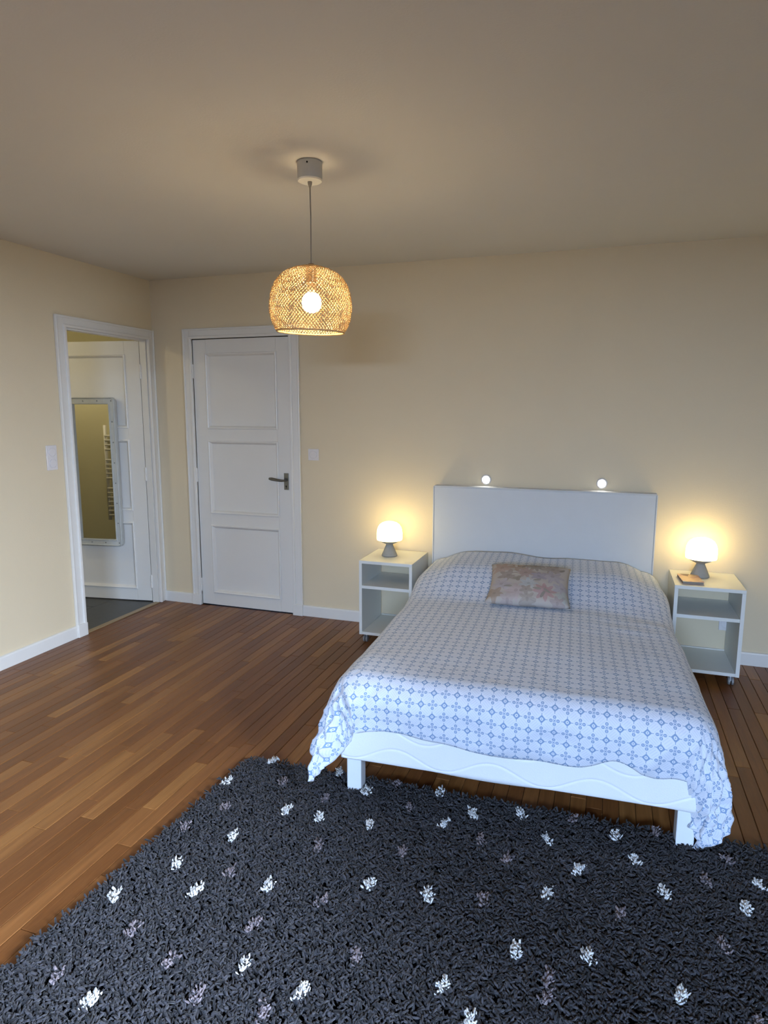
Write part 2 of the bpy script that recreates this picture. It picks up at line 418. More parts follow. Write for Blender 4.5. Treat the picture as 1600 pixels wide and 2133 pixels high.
# baseboards (rounded upper edge)
def baseboard(name, p0, p1, nrm, label):
    p0, p1, nrm = Vector(p0), Vector(p1), Vector(nrm)
    prof = [(0, 0), (.016, 0), (.016, .072), (.014, .079), (.008, .082), (0, .082)]
    bm = bmesh.new(); ra = [bm.verts.new(p0+nrm*a+Vector((0, 0, z+.001))) for a, z in prof]; rb = [bm.verts.new(p1+nrm*a+Vector((0, 0, z+.001))) for a, z in prof]
    for i in range(len(prof)): j = (i+1) % len(prof); bm.faces.new((ra[i], ra[j], rb[j], rb[i]))
    bm.faces.new(ra[::-1]); bm.faces.new(rb)
    tag(build(name, bm, 'white'), label, 'baseboard', kind='structure')
baseboard('baseboard_back', (1.236, -.0005, 0), (RX-.02, -.0005, 0), (0, -1, 0), 'white painted baseboard along the wall behind the bed')
baseboard('baseboard_corner', (.018, -.0005, 0), (.283, -.0005, 0), (0, -1, 0), 'short white baseboard between the two door casings')
baseboard('baseboard_left', (.0005, -.948, 0), (.0005, RY+.02, 0), (1, 0, 0), 'white painted baseboard under the double switch plate')
baseboard('baseboard_right', (RX-.0005, RY+.02, 0), (RX-.0005, 0, 0), (-1, 0, 0), 'white painted baseboard on the unseen right wall')

# door casings: stepped boards with plinth blocks.  axis 'x': on the back wall, 'y': on the left wall
def casing(name, a0, a1, axis, label, wl, wr, plinth):
    root = empty(name); tag(root, label, 'door casing', kind='structure')
    def put(nm, u0, u1, d0, d1, z0, z1, bev=.003):
        if axis == 'x': return bx(nm, u0, u1, -d1, -d0, z0, z1, 'white', root, bevel=bev)
        return bx(nm, d0, d1, u0, u1, z0, z1, 'white', root, bevel=bev)
    top = DH+.07
    put('jamb', a0-wl, a0-.014, .0006, .016, 0.001, top); put('jamb', a1+.014, a1+wr, .0006, .016, 0.001, top)
    put('head', a0-.014, a1+.014, .0006, .016, DH+.014, top)
    put('jamb_bead', a0-.018, a0+.004, .001, .026, 0.001, DH+.004, .005); put('jamb_bead', a1-.004, a1+.018, .001, .026, 0.001, DH+.004, .005)
    put('head_bead', a0-.018, a1+.018, .001, .026, DH-.002, DH+.018, .005)
    put('edge_bead', a0-wl-.002, a0-wl+.012, .0006, .022, .001, top+.002, .004) if plinth[0] else None
    put('edge_bead', a1+wr-.012, a1+wr+.002, .0006, .022, .001, top+.002, .004)
    put('edge_bead', a0-wl+.012, a1+wr-.012, .0006, .022, top-.012, top+.002, .004)
    if plinth[0]: put('plinth', a0-wl-.003, a0+.005, .0006, .030, .0005, .088, .004)
    if plinth[1]: put('plinth', a1-.005, a1+wr+.003, .0006, .030, .0005, .088, .004)
    # lining inside the wall opening
    if axis == 'x':
        bx('lining', a0-.012, a0, .0006, T, .001, DH, 'white', root); bx('lining', a1, a1+.012, .0006, T, .001, DH, 'white', root)
        bx('lining', a0, a1, .0006, T, DH-.012+.012, DH+.012, 'white', root)
    else:
        bx('lining', -TL-.004, -.0006, a0, a0+.012, .001, DH, 'white', root); bx('lining', -TL-.004, -.0006, a1-.012, a1, .001, DH, 'white', root)
        bx('lining', -TL-.004, -.0006, a0+.012, a1-.012, DH-.012, DH, 'white', root)
    return root
casing('trim_1', D2[0], D2[1], 'x', 'white stepped casing around the closed panelled door', .068, .072, (True, True))
casing('trim_2', D1[0], D1[1], 'y', 'white stepped casing around the open bathroom doorway', .075, .07, (True, False))

# panelled door leaves; local x from hinge edge 0..w, local y = depth (front face at y=0 looking to -y), z up
def frame_loops(bm, x0, x1, z0, z1, loops):
    rings = []
    for off, d in loops:
        rings.append([bm.verts.new((x, d, z)) for x, z in ((x0+off, z0+off), (x1-off, z0+off), (x1-off, z1-off), (x0+off, z1-off))])
    for a, b in zip(rings, rings[1:]):
        for i in range(4): bm.faces.new((a[i], a[(i+1) % 4], b[(i+1) % 4], b[i]))
def door_leaf(root, w, h, st, rails, th=.036):
    # rails: list of (z0,z1) of horizontal members bottom to top
    bx('stile', 0, st, 0, th, 0, h, 'white', root, bevel=.002); bx('stile', w-st, w, 0, th, 0, h, 'white', root, bevel=.002)
    for z0, z1 in rails: bx('rail', st+.0004, w-st-.0004, .0003, th-.0003, z0, z1, 'white', root)
    for (a0, a1), (b0, b1) in zip(rails, rails[1:]):
        z0, z1 = a1, b0
        bx('panel', st, w-st, .012, th-.012, z0, z1, 'white', root)
        bm = bmesh.new(); frame_loops(bm, st-.006, w-st+.006, z0-.006, z1+.006, [(0, .001), (.001, -.007), (.007, -.010), (.014, -.006), (.02, .004), (.026, .0125)])
        build('moulding', bm, 'white', root)
        bm = bmesh.new(); frame_loops(bm, st-.006, w-st+.006, z0-.006, z1+.006, [(0, th-.001), (.007, th+.008), (.02, th-.004), (.026, th-.0125)])
        build('moulding', bm, 'white', root)
def hinge(root, x, y, z, m='white'):
    bm = bmesh.new(); lathe(bm, [(0, z-.055), (.006, z-.053), (.0085, z-.048), (.0085, z-.002), (.0065, z-.0012), (.0065, z+.0012), (.0085, z+.002), (.0085, z+.048), (.006, z+.053), (0, z+.057)], 12, x, y)
    build('hinge', bm, m, root, smooth=False)
d2 = empty('door_2', (D2[0]+.004, .002, .008)); tag(d2, 'closed white three-panel door with steel lever handle', 'door', kind='structure')
RAILS = [(0, .10), (.632, .732), (1.28, 1.378), (1.926, 2.03)]
W2 = D2[1]-D2[0]-.009
door_leaf(d2, W2, 2.03, .112, RAILS)
for z in (1.80, 1.02, .155): hinge(d2, -.003, -.008, z)
hx = W2-.045
pl = bx('handle_plate', hx-.019, hx+.019, -.004, .0005, .935, 1.058, 'steel', d2, bevel=.0015)
bm = bmesh.new(); tube(bm, [(hx-.002, -.004, 1.006), (hx-.002, -.03, 1.006), (hx-.006, -.042, 1.006), (hx-.02, -.047, 1.006), (hx-.05, -.047, 1.009), (hx-.10, -.046, 1.016), (hx-.118, -.045, 1.018)], [.0085, .0075, .008, .009, .0105, .012, .009], 12)
build('lever', bm, 'steel', pl, smooth=True)
bm = bmesh.new(); lathe(bm, [(0, 0), (.0055, 0), (.0055, .0006), (0, .0006)], 12); o = build('keyhole', bm, 'dark', pl, loc=(hx-.001, -.0042, .962), rot=(PI/2, 0, 0))
bx('keyhole_slot', hx-.003, hx+.001, -.0049, -.0042, .945, .962, 'dark', pl)

# bathroom door: hinged at the far jamb, standing open into the bathroom
leaf_dir = Vector((-.62, -.093, 0)).normalized()
th1 = math.atan2(leaf_dir.y, leaf_dir.x)
d1 = empty('door_1', (-.064, -.0795, .008), th1); tag(d1, 'white panelled door standing open into the bathroom', 'door', kind='structure')
# leaf frame is built mirrored so that its front face (-y world) is the side with the moulding: local +y after the turn
def flip_children(root, before):
    for o in [x for x in bpy.data.objects if x.parent is root and x not in before]: o.scale = (1, -1, 1)
inner1 = d1
before = set(bpy.data.objects)
def leaf1():
    w, h, st, th = .785, 2.03, .125, .036
    for x0, x1 in ((0, st), (w-st, w)): bx('stile', x0, x1, -th, 0, 0, h, 'white', d1, bevel=.002)
    for z0, z1 in RAILS: bx('rail', st+.0004, w-st-.0004, -th+.0003, -.0003, z0, z1, 'white', d1)
    for (a0, a1), (b0, b1) in zip(RAILS, RAILS[1:]):
        bx('panel', st, w-st, -th+.012, -.012, a1, b0, 'white', d1)
        bm = bmesh.new(); frame_loops(bm, st-.006, w-st+.006, a1-.006, b0+.006, [(0, -.001), (.001, .007), (.007, .010), (.014, .006), (.02, -.004), (.026, -.0125)])
        build('moulding', bm, 'white', d1)
    for z in (1.80, 1.02, .16): hinge(d1, -.009, .008, z)
leaf1()

# ------------------------------------------------------------------ the bathroom beyond the doorway
BX0, BY0, BY1 = -2.3, -1.62, .35
tag(bx('wall_bathroom_far', BX0, -TL, BY1, BY1+.1, 0, H, 'bath_wall'), 'pale olive bathroom wall above the open door', 'wall', kind='structure')
tag(bx('wall_bathroom_near', BX0, -TL-.0005, BY0-.1, BY0, 0, H, 'bath_wall'), 'pale olive bathroom wall seen in the hanging mirror', 'wall', kind='structure')
tag(bx('wall_bathroom_side', BX0-.1, BX0, BY0-.1, BY1+.1, 0, H, 'bath_wall'), 'pale olive bathroom wall facing the doorway', 'wall', kind='structure')
bm = bmesh.new(); box(bm, -TL-.006, -TL-.0005, BY0, D1[0]-.01, 0, H); box(bm, -TL-.006, -TL-.0005, D1[1]+.01, BY1, 0, H); box(bm, -TL-.006, -TL-.0005, D1[0]-.01, D1[1]+.01, DH+.01, H)
tag(build('wall_bathroom_door', bm, 'bath_wall'), 'pale olive bathroom face of the doorway wall', 'wall', kind='structure')
tag(bx('ceiling_bathroom', BX0-.1, -TL-.0005, BY0-.1, BY1+.1, H, H+.1, 'ceiling'), 'plain ceiling of the bathroom', 'ceiling', kind='structure')
bf = bx('floor_bathroom', BX0, -TL-.007, BY0, BY1, -.05, -.004, 'grout'); tag(bf, 'dark grey tiled bathroom floor beyond the doorway', 'floor', kind='structure')
tb = bmesh.new(); box(tb, -.21, .21, -.21, .21, -.004, 0); tile0 = build('floor_tile', tb, 'tile', bf, bevel=.0012)
xs = [-.405-.2125+.425*k for k in range(-3, 1)]; first = True
for xc in xs:
    for k in range(5):
        yc = BY0+.2125+.425*k
        if yc+.21 > BY1 or xc-.21 < BX0: continue
        o = tile0 if first else tile0.copy()
        if not first: COL.objects.link(o); o.parent = bf
        o.location = (xc, yc, 0); first = False
bx('floor_tile', -.404, -.0302, D1[0]+.013, D1[1]-.013, -.003, -.0004, 'tile', bf)
tag(bx('trim_3', -.030, .012, D1[0]+.013, D1[1]-.013, -.0002, .006, 'strip', bevel=.002), 'thin threshold strip between parquet and bathroom tiles', 'threshold', kind='structure')

# towel radiator on the bathroom wall (seen in the mirror)
tr = empty('towel_radiator', (-.78, BY0, .42)); tag(tr, 'white ladder towel radiator reflected in the hanging mirror', 'radiator')
for x in (-.235, .235):
    bm = bmesh.new(); tube(bm, [(x, .05, 0), (x, .05, .95)], .016, 12); build('upright', bm, 'white', tr, smooth=True)
z = .05
for grp in (7, 5, 4):
    for k in range(grp):
        bm = bmesh.new(); tube(bm, [(-.235, .062, z), (0, .075, z), (.235, .062, z)], .011, 8); build('bar', bm, 'white', tr, smooth=True); z += .045
    z += .06
for x in (-.235, .235):
    for zz in (.12, .8):
        bm = bmesh.new(); tube(bm, [(x, 0, zz), (x, .05, zz)], .009, 8); build('bracket', bm, 'white', tr)
# unseen ceiling lamp, added to light the bathroom and the mirror's view
bl = empty('added_ceiling_lamp', (-1.25, -1.2, H)); tag(bl, 'added round bathroom ceiling lamp, unseen, lighting the bathroom', 'lamp')
bm = bmesh.new(); lathe(bm, [(0, 0), (.13, 0), (.13, -.03), (.12, -.032), (0, -.03)], 32); build('base', bm, 'white', bl)
bm = bmesh.new(); lathe(bm, [(.115, -.031), (.11, -.05), (.07, -.068), (0, -.075)], 32); build('diffuser', bm, emit('added_bath_lamp_lit', (1, .88, .60, 1), BATH_W), bl, smooth=True)

# wall mirror hanging on the bathroom door
mi = empty('hanging_mirror', (0, 0, 0)); tag(mi, 'tall narrow mirror in a grey studded frame hung on the open door', 'mirror')
mi.location = Vector((-.064, -.0795, .0))+leaf_dir*.412; mi.rotation_euler = (0, 0, th1)
mw, mz0, mz1, off = .205, .452, 1.617, .0125
bm = bmesh.new()
def rloop(hw, z0, z1, r, d, n=5):
    out = []
    for cx, cz, a0 in ((hw-r, z1-r, 0), (-hw+r, z1-r, PI/2), (-hw+r, z0+r, PI), (hw-r, z0+r, 1.5*PI)):
        for k in range(n+1):
            a = a0+PI/2*k/n; out.append(bm.verts.new((cx+r*math.cos(a), d, cz+r*math.sin(a))))
    return out
ls = [rloop(mw, mz0, mz1, .03, off), rloop(mw, mz0, mz1, .03, off+.028), rloop(mw-.006, mz0+.006, mz1-.006, .026, off+.034), rloop(mw-.012, mz0+.012, mz1-.012, .022, off+.026),
      rloop(mw-.042, mz0+.042, mz1-.042, .006, off+.024), rloop(mw-.046, mz0+.046, mz1-.046, .005, off+.03), rloop(mw-.052, mz0+.052, mz1-.052, .004, off+.028), rloop(mw-.054, mz0+.054, mz1-.054, .004, off+.010)]
for a, b in zip(ls, ls[1:]):
    for i in range(len(a)): j = (i+1) % len(a); bm.faces.new((a[i], a[j], b[j], b[i]))
bm.faces.new(ls[0][::-1])
build('frame', bm, 'mframe', mi)
bx('glass', -mw+.053, mw-.053, off+.008, off+.0125, mz0+.053, mz1-.053, 'mirror', mi)
studm = plain('stud_metal', '#8b8c8a', .5, .5, .5, nscale=80, nstr=.1)
sb = bmesh.new(); lathe(sb, [(.006, 0), (.0055, .002), (.003, .0035), (0, .004)], 10); stud0 = build('stud', sb, studm, mi, smooth=True)
pos = [(sx*(mw-.027), mz0+.027+(mz1-mz0-.054)*k/7) for sx in (-1, 1) for k in range(8)]+[(x, zz) for x in (-.06, .06) for zz in (mz0+.027, mz1-.027)]
for k, (x, zz) in enumerate(pos):
    o = stud0 if k == 0 else stud0.copy()
    if k: COL.objects.link(o); o.parent = mi
    o.location = (x, off+.0245, zz); o.rotation_euler = (-PI/2, 0, 0)

# ------------------------------------------------------------------ switches and sockets
sw = empty('dimmer_switch', (1.340, -.0005, 1.207)); tag(sw, 'small square white wall switch with round dial beside the closed door', 'switch')
bx('plate', -.041, .041, -.010, 0, -.041, .041, 'plastic', sw, bevel=.003)
bm = bmesh.new(); lathe(bm, [(.027, 0), (.027, .004), (.024, .0055), (0, .0055)], 32); build('dial', bm, 'plastic', sw, loc=(0, -.010, 0), rot=(PI/2, 0, 0))
bm = bmesh.new(); tube(bm, [(.031*math.cos(a*2*PI/32), -.0105, .031*math.sin(a*2*PI/32)) for a in range(32)], .0014, 6, True); build('dial_ring', bm, 'plastic', sw)
sw = empty('double_switch', (.0005, -1.046, 1.222)); tag(sw, 'white double wall plate with two round keys beside the bathroom doorway', 'switch')
bx('plate', 0, .009, -.041, .041, -.078, .078, 'plastic', sw, bevel=.003)
for zz in (.036, -.036):
    bm = bmesh.new(); lathe(bm, [(.026, 0), (.026, .004), (.023, .0055), (0, .0052)], 32); k = build('key', bm, 'plastic', sw, loc=(.009, 0, zz), rot=(0, PI/2, 0))
    bm = bmesh.new(); tube(bm, [(.0095, .030*math.cos(a*2*PI/32), zz+.030*math.sin(a*2*PI/32)) for a in range(32)], .0014, 6, True); build('key_ring', bm, 'plastic', sw)
so = empty('wall_socket', (4.072, -.0005, .245)); tag(so, 'white wall socket behind the right bedside cabinet', 'socket')
bx('plate', -.041, .041, -.010, 0, -.041, .041, 'plastic', so, bevel=.003)
bm = bmesh.new(); lathe(bm, [(.030, 0), (.030, .003), (.026, .003), (.024, -.004), (0, -.004)], 24); build('well', bm, 'plastic', so, loc=(0, -.010, 0), rot=(PI/2, 0, 0))

# wall spots above the headboard
for x, z, lab in ((2.586, 1.072, 'round lit wall spot above the headboard, nearer the closed door'), (3.312, 1.074, 'round lit wall spot above the headboard, nearer the lamp with the book')):
    sp = empty('wall_spot', (x, -.0005, z)); tag(sp, lab, 'spotlight', 'wall spots above the headboard')
    bm = bmesh.new(); lathe(bm, [(.020, 0), (.033, 0), (.034, .004), (.032, .010), (.028, .013), (.024, .012), (.023, .006)], 32); build('ring', bm, 'plastic', sp, smooth=True, rot=(PI/2, 0, 0))
    bm = bmesh.new(); lathe(bm, [(.0235, .006), (.021, .011), (.012, .0145), (0, .0155)], 32); build('lens', bm, 'spot', sp, smooth=True, rot=(PI/2, 0, 0))

# ------------------------------------------------------------------ headboard
hb = empty('headboard', (2.942, 0, 0)); tag(hb, 'pale grey fabric panel headboard standing against the wall', 'headboard')
bx('panel', -.685, .685, -.092, -.018, .06, 1.022, 'headboard', hb, bevel=.003)
bx('top_cap', -.688, .688, -.096, -.0176, 1.0225, 1.030, 'headboard', hb, bevel=.002)
for sx in (-1, 1): bx('edge_strip', sx*.6895-.004, sx*.6895+.004, -.094, -.0178, .06, 1.022, 'headboard', hb, bevel=.002)
for x in (-.55, .55): bx('foot', x-.03, x+.03, -.075, -.035, .001, .06, 'legwhite', hb, bevel=.003)

# ------------------------------------------------------------------ bed
BO = Vector((2.965, -.1, 0)); BR = math.radians(2.6)
bed = empty('bed', BO, BR); tag(bed, 'double bed base with white quilted sides on square white legs', 'bed')
HWB, FY = .66, -1.93; Z0, Z1 = .158, .335
# base: front face carries quilted wavy seams
def quilt(x, z):
    d = 0
    for zc, ph in ((.198, 1.1), (.292, 2.3)):
        c = zc+.030*math.cos(2*PI*x/.37+ph)
        d += .0038*math.exp(-((z-c)/.0032)**2)
    return d
bm = bmesh.new(); NX, NZ = 360, 64
gv = [[None]*(NZ+1) for _ in range(NX+1)]
for i in range(NX+1):
    for j in range(NZ+1):
        x = -HWB+2*HWB*i/NX; z = Z0+(Z1-Z0)*j/NZ
        ex = min(i, NX-i)/NX*2*HWB; ez = min(j, NZ-j)/NZ*(Z1-Z0)
        e = min(1, ex/.018); e2 = min(1, ez/.018)
        y = FY-.007*(1-(1-e)**2)**.5*(1-(1-e2)**2)**.5+(quilt(x, z) if min(e, e2) > .5 else 0)
        sag = .006*math.sin(PI*(x+HWB)/(2*HWB)*3.1+.4)
        gv[i][j] = bm.verts.new((x, y, z+(sag if j == 0 else 0)))
for i in range(NX):
    for j in range(NZ): bm.faces.new((gv[i][j], gv[i+1][j], gv[i+1][j+1], gv[i][j+1]))
back = {}
for i in (0, NX):
    for j in (0, NZ): back[i, j] = bm.verts.new((gv[i][j].co.x, -.05, Z0 if j == 0 else Z1))
bm.faces.new([back[0, 0], back[0, NZ], back[NX, NZ], back[NX, 0]])
bm.faces.new([gv[i][0] for i in range(NX, -1, -1)]+[back[0, 0], back[NX, 0]])
bm.faces.new([gv[i][NZ] for i in range(NX+1)]+[back[NX, NZ], back[0, NZ]])
bm.faces.new([gv[0][j] for j in range(NZ+1)]+[back[0, NZ], back[0, 0]])
bm.faces.new([gv[NX][j] for j in range(NZ, -1, -1)]+[back[NX, 0], back[NX, NZ]])
build('base', bm, 'basefab', bed, smooth=True)
for sx in (-1, 1):
    for y0 in (FY+.012, -.14):
        xc = sx*(HWB-.05); bx('leg', xc-.0295, xc+.0295, y0, y0+.06, .014 if y0 < -1 else .001, Z0+.002, 'legwhite', bed, bevel=.003)
bx('mattress', -.655, .655, -1.92, -.07, Z1, .455, 'basefab', bed, bevel=.03)

# duvet: a flat rectangle of cloth (s across, t along) laid over the mattress and pillows
def smooth(a, b, x):
    t = max(0., min(1., (x-a)/(b-a))); return t*t*(3-2*t)
CW, CF, RR = .595, -1.865, .11
def top_z(x, y):
    z = .502+.014*(1-(x/.62)**2)
    f = smooth(-.86, -.42, y)*(1-.45*smooth(-.12, .0, y))
    g = (1-smooth(.44, .80, abs(x)))*(1-.16*math.exp(-((x-.02)/.13)**2)-.05*(x > 0)*smooth(0, .3, x))
    z += .118*f*g
    z += .010*noise.noise((x*2.3+4, y*2.1, 0))
    # long shallow creases lying across the right half
    cr = noise.noise((x*2.5, y*16+x*3, 3.3)); z += .004*cr*smooth(-.1, .5, x)*smooth(-1.6, -1.0, y)*smooth(-.55, -.8, y)
    z += .0025*noise.noise((x*9, y*9, 7))
    return z
def duvet_pt(s, t):
    cx = max(-CW, min(CW, s)); cy = max(CF, t)
    ox, oy = s-cx, t-cy; d = math.hypot(ox, oy); z = top_z(cx, cy)
    if d < 1e-9: return Vector((cx, cy, z))
    nx, ny = ox/d, oy/d
    wl, wr, wf = max(0, -nx)**2, max(0, nx)**2, ny*ny
    cl, cr = 4*wl*wf, 4*wr*wf
    tk = .1+.9*smooth(-.35, -1.05, cy)
    al = math.radians(18*wl*tk+13*wr*tk-3*wf+13*cl+13*cr)
    kap = 0.3*wl+0.9*wr+2.6*wf-.8*cl-.1*cr
    # corners gather in folds
    th = math.atan2(abs(ny), abs(nx))
    r = RR+.012*noise.noise((s*3, t*3, 5))
    h = 0.; dz = 0.; a = PI/2; n = 24; st = d/n; run = 0
    for k in range(n):
        run = (k+.5)*st
        if run < r*(PI/2-al): ang = run/r; h += st*math.cos(ang); dz += st*math.sin(ang)
        else:
            e = al-kap*(run-r*(PI/2-al)); h += st*math.sin(e); dz += st*math.cos(e)
    side = -1 if nx < 0 else 1
    corner = max(cl, cr)
    ridg = 1-2*abs(noise.noise((th*3.6+side*3, d*1.2, 2.0+side)))
    h += (.030*corner*smooth(.10, .35, d))*(ridg-.5)*1.6
    wob = noise.noise((s*7+2, t*7, d*5)); h += .020*wob*smooth(.06, .25, d)
    fine = noise.noise((th*8+side+d*6, d*17+3-th*3, 8.)); h += .026*corner*fine*smooth(.05, .2, d)
    # small radiating gathers on the front near both corners
    fr = wf*smooth(.30, .62, abs(s)); h += .020*fr*noise.noise((s*20+d*12*side, d*4, 1))*smooth(.03, .16, d)
    dz += .008*corner*noise.noise((s*11, t*11, 4))
    return Vector((cx+nx*h, cy+ny*h, z-dz))
SA, SB = -(CW+.375), CW+.40
NS, NT = 250, 260
def hem(s):
    k = max(-CW, min(CW, s))
    b = .285+.030*math.exp(-((k-.04)/.22)**2)-.020*math.exp(-((k+.45)/.12)**2)-.032*math.exp(-((k-.36)/.07)**2)+.016*math.exp(-((k-.48)/.06)**2)+.010*noise.noise((k*6, 0, 9))
    b += .045*smooth(CW, CW+.07, -s)+.11*smooth(CW, CW+.08, s)
    return CF-b
vs = np.zeros(((NS+1)*(NT+1), 3)); uvs = []
for i in range(NS+1):
    s = SA+(SB-SA)*i/NS; te = hem(s)
    for j in range(NT+1):
        t = -.05+(te+.05)*j/NT
        p = duvet_pt(s, t); q = i*(NT+1)+j
        p.z -= .08*smooth(-.11, -.05, t)
        p.z = max(p.z, .034)
        vs[q] = p; uvs.append((s, t))
fc = [(i*(NT+1)+j, (i+1)*(NT+1)+j, (i+1)*(NT+1)+j+1, i*(NT+1)+j+1) for i in range(NS) for j in range(NT)]
me = bpy.data.meshes.new('duvet'); me.from_pydata(vs.tolist(), [], [f[::-1] for f in fc])
ul = me.uv_layers.new(name='UVMap')
for l in me.loops: ul.data[l.index].uv = uvs[l.vertex_index]
duv = link('duvet', me, 'duvet', smooth=True); duv.location = BO; duv.rotation_euler = (0, 0, BR)
md = duv.modifiers.new('thickness', 'SOLIDIFY'); md.thickness = .022; md.offset = 0 if False else -1; md.use_even_offset = False
tag(duv, 'puffy pale blue duvet with small geometric print covering the bed', 'duvet')

# cushion leaning on the pillow slope
cu = bmesh.new(); uvl = cu.loops.layers.uv.new('UVMap'); CWx, CWy, N = .215, .180, 28
def cpt(a, b, sgn):
    ka = 1-.07*(1-b*b); kb = 1-.06*(1-a*a)
    th = .052*((1-a*a)*(1-b*b))**.38
    wr = .006*noise.noise((a*3, b*3, sgn+2))+.004*noise.noise((a*7, b*7, sgn))
    return Vector((a*CWx*ka, b*CWy*kb+.008*noise.noise((a*2, b, 3)), sgn*(th+wr*min(1, 3*(1-abs(a)))*min(1, 3*(1-abs(b))))))
for sgn in (1, -1):
    g = [[cu.verts.new(cpt(-1+2*i/N, -1+2*j/N, sgn)) for j in range(N+1)] for i in range(N+1)]
    for i in range(N):
        for j in range(N):
            fa = cu.faces.new((g[i][j], g[i+1][j], g[i+1][j+1], g[i][j+1]) if sgn > 0 else (g[i][j], g[i][j+1], g[i+1][j+1], g[i+1][j]))
            for lp in fa.loops: co = lp.vert.co; lp[uvl].uv = (co.x, co.y)
bmesh.ops.remove_doubles(cu, verts=list(cu.verts), dist=.0005)
me = bpy.data.meshes.new('cushion'); cu.to_mesh(me); cu.free()
o = link('cushion', me, 'cushion', smooth=True); o.location = (2.975, -.840, .603); o.rotation_euler = (math.radians(20), 0, math.radians(3.5))
tag(o, 'small rectangular cushion with dusty pink floral print lying on the duvet', 'cushion')

# ------------------------------------------------------------------ bedside cabinets
def cabinet(loc, label):
    c = empty('bedside_cabinet', loc); tag(c, label, 'nightstand', 'white bedside cabinets on castors')
    w, dp, b = .18, .195, .020
    zb, zt = .058, .558
    bx('side_panel', -w, -w+b, -dp, dp, zb, zt-b, 'melamine', c, bevel=.0012); bx('side_panel', w-b, w, -dp, dp, zb, zt-b, 'melamine', c, bevel=.0012)
    bx('top', -w, w, -dp, dp, zt-b+.0003, zt, 'melamine', c, bevel=.0012)
    bx('shelf', -w+b+.0003, w-b-.0003, -dp+.002, dp-.002, .372, .392, 'melamine', c, bevel=.001)
    bx('bottom', -w+b+.0003, w-b-.0003, -dp+.001, dp-.001, zb+.001, zb+.02, 'melamine', c, bevel=.001)
    for sx in (-1, 1):
        for sy in (-1, 1):
            k = empty_part('castor', c, (sx*(w-.035), sy*(dp-.035), 0))
    return c
def empty_part(name, parent, loc):
    bm = bmesh.new(); tube(bm, [(-.016, 0, .0225), (-.013, 0, .0225), (-.004, 0, .0225)], [.017, .022, .022], 20); tube(bm, [(.004, 0, .0225), (.013, 0, .0225), (.016, 0, .0225)], [.022, .022, .017], 20)
    o = build(name, bm, 'castor', parent, loc=loc)
    bm = bmesh.new(); tube(bm, [(0, 0, .021), (0, .012, .036), (0, .015, .0585)], .004, 8); tube(bm, [(0, .015, .053), (0, .015, .0585)], .012, 12)
    build('fork', bm, 'legwhite', o)
    return o
cabinet((2.020, -.215, 0), 'open white bedside cabinet on castors, nearer the closed door')
cabinet((3.912, -.198, 0), 'open white bedside cabinet on castors carrying the book')

# table lamps
def table_lamp(loc, label):
    l = empty('table_lamp', loc); tag(l, label, 'lamp', 'mushroom table lamps beside the bed')
    bm = bmesh.new(); lathe(bm, [(0, .0005), (.050, .0005), (.053, .003), (.052, .008), (.024, .074), (.023, .078), (.026, .082), (.050, .093), (.079, .108), (.079, .110), (.070, .110), (0, .100)], 48)
    build('base', bm, 'concrete', l, smooth=True)
    bm = bmesh.new(); lathe(bm, [(.070, .1105), (.083, .1105), (.085, .116), (.085, .155), (.083, .175), (.077, .195), (.066, .212), (.050, .224), (.028, .232), (0, .235)], 48)
    build('shade', bm, 'shade', l, smooth=True)
    return l
table_lamp((1.985, -.215, .5585), 'lit mushroom table lamp on the cabinet nearer the closed door')
table_lamp((3.887, -.140, .5585), 'lit mushroom table lamp standing behind the book')

# book beside the right lamp
bk = empty('book', (3.823, -.265, .5585), math.radians(5)); tag(bk, 'small paperback book with orange patterned cover on the right cabinet', 'book')
bx('pages', -.054, .054, -.088, .088, .0015, .0145, 'paper', bk, bevel=.001)
bx('cover', -.056, .056, -.090, .090, .0148, .0165, 'cover', bk); bx('cover', -.056, .056, -.090, .090, .0002, .0015, 'cover', bk)

# ------------------------------------------------------------------ pendant lamp
PX, PY = 2.174, -1.80
pd = empty('pendant_lamp', (PX, PY, H)); tag(pd, 'woven rattan pendant lamp hanging lit from the ceiling', 'pendant lamp')
bm = bmesh.new(); lathe(bm, [(0, -.0005), (.047, -.0005), (.049, -.004), (.049, -.066), (.046, -.071), (.010, -.072), (0, -.072)], 40); cn = build('canopy', bm, 'canopy', pd)
bm = bmesh.new(); lathe(bm, [(0, 0), (.0035, 0), (.0035, .002), (0, .002)], 10); build('screw', bm, 'dark', cn, loc=(.012, -.0485, -.016), rot=(PI/2, 0, 0))
bm = bmesh.new(); lathe(bm, [(.009, -.071), (.008, -.082), (.004, -.092), (0, -.092)], 16); build('cord_grip', bm, 'cord', pd)
bm = bmesh.new(); tube(bm, [(0, 0, -.085), (.0015, 0, -.2), (.0005, 0, -.3), (0, 0, -.39)], .0026, 8); build('cord', bm, 'cord', pd, smooth=True)
sh = empty('shade_hub', (0, 0, 0)) if False else None
ZT = -.392                               # shade top below ceiling
bm = bmesh.new(); lathe(bm, [(0, ZT+.012), (.011, ZT+.012), (.012, ZT), (.021, ZT-.004), (.021, ZT-.062), (.018, ZT-.066), (.0165, ZT-.10), (0, ZT-.10)], 24); build('socket', bm, 'socket', pd, smooth=False)
bm = bmesh.new(); lathe(bm, [(0, ZT-.1005), (.017, ZT-.101), (.028, ZT-.107), (.0365, ZT-.122), (.039, ZT-.138), (.0365, ZT-.155), (.027, ZT-.169), (.012, ZT-.176), (0, ZT-.177)], 32); build('bulb', bm, 'bulb', pd, smooth=True)
prof = [(.040, 0.0), (.064, -.005), (.090, -.014), (.112, -.027), (.132, -.046), (.148, -.070), (.158, -.098), (.164, -.130), (.166, -.160), (.163, -.190), (.155, -.218), (.144, -.240), (.136, -.252)]
plen = [0]
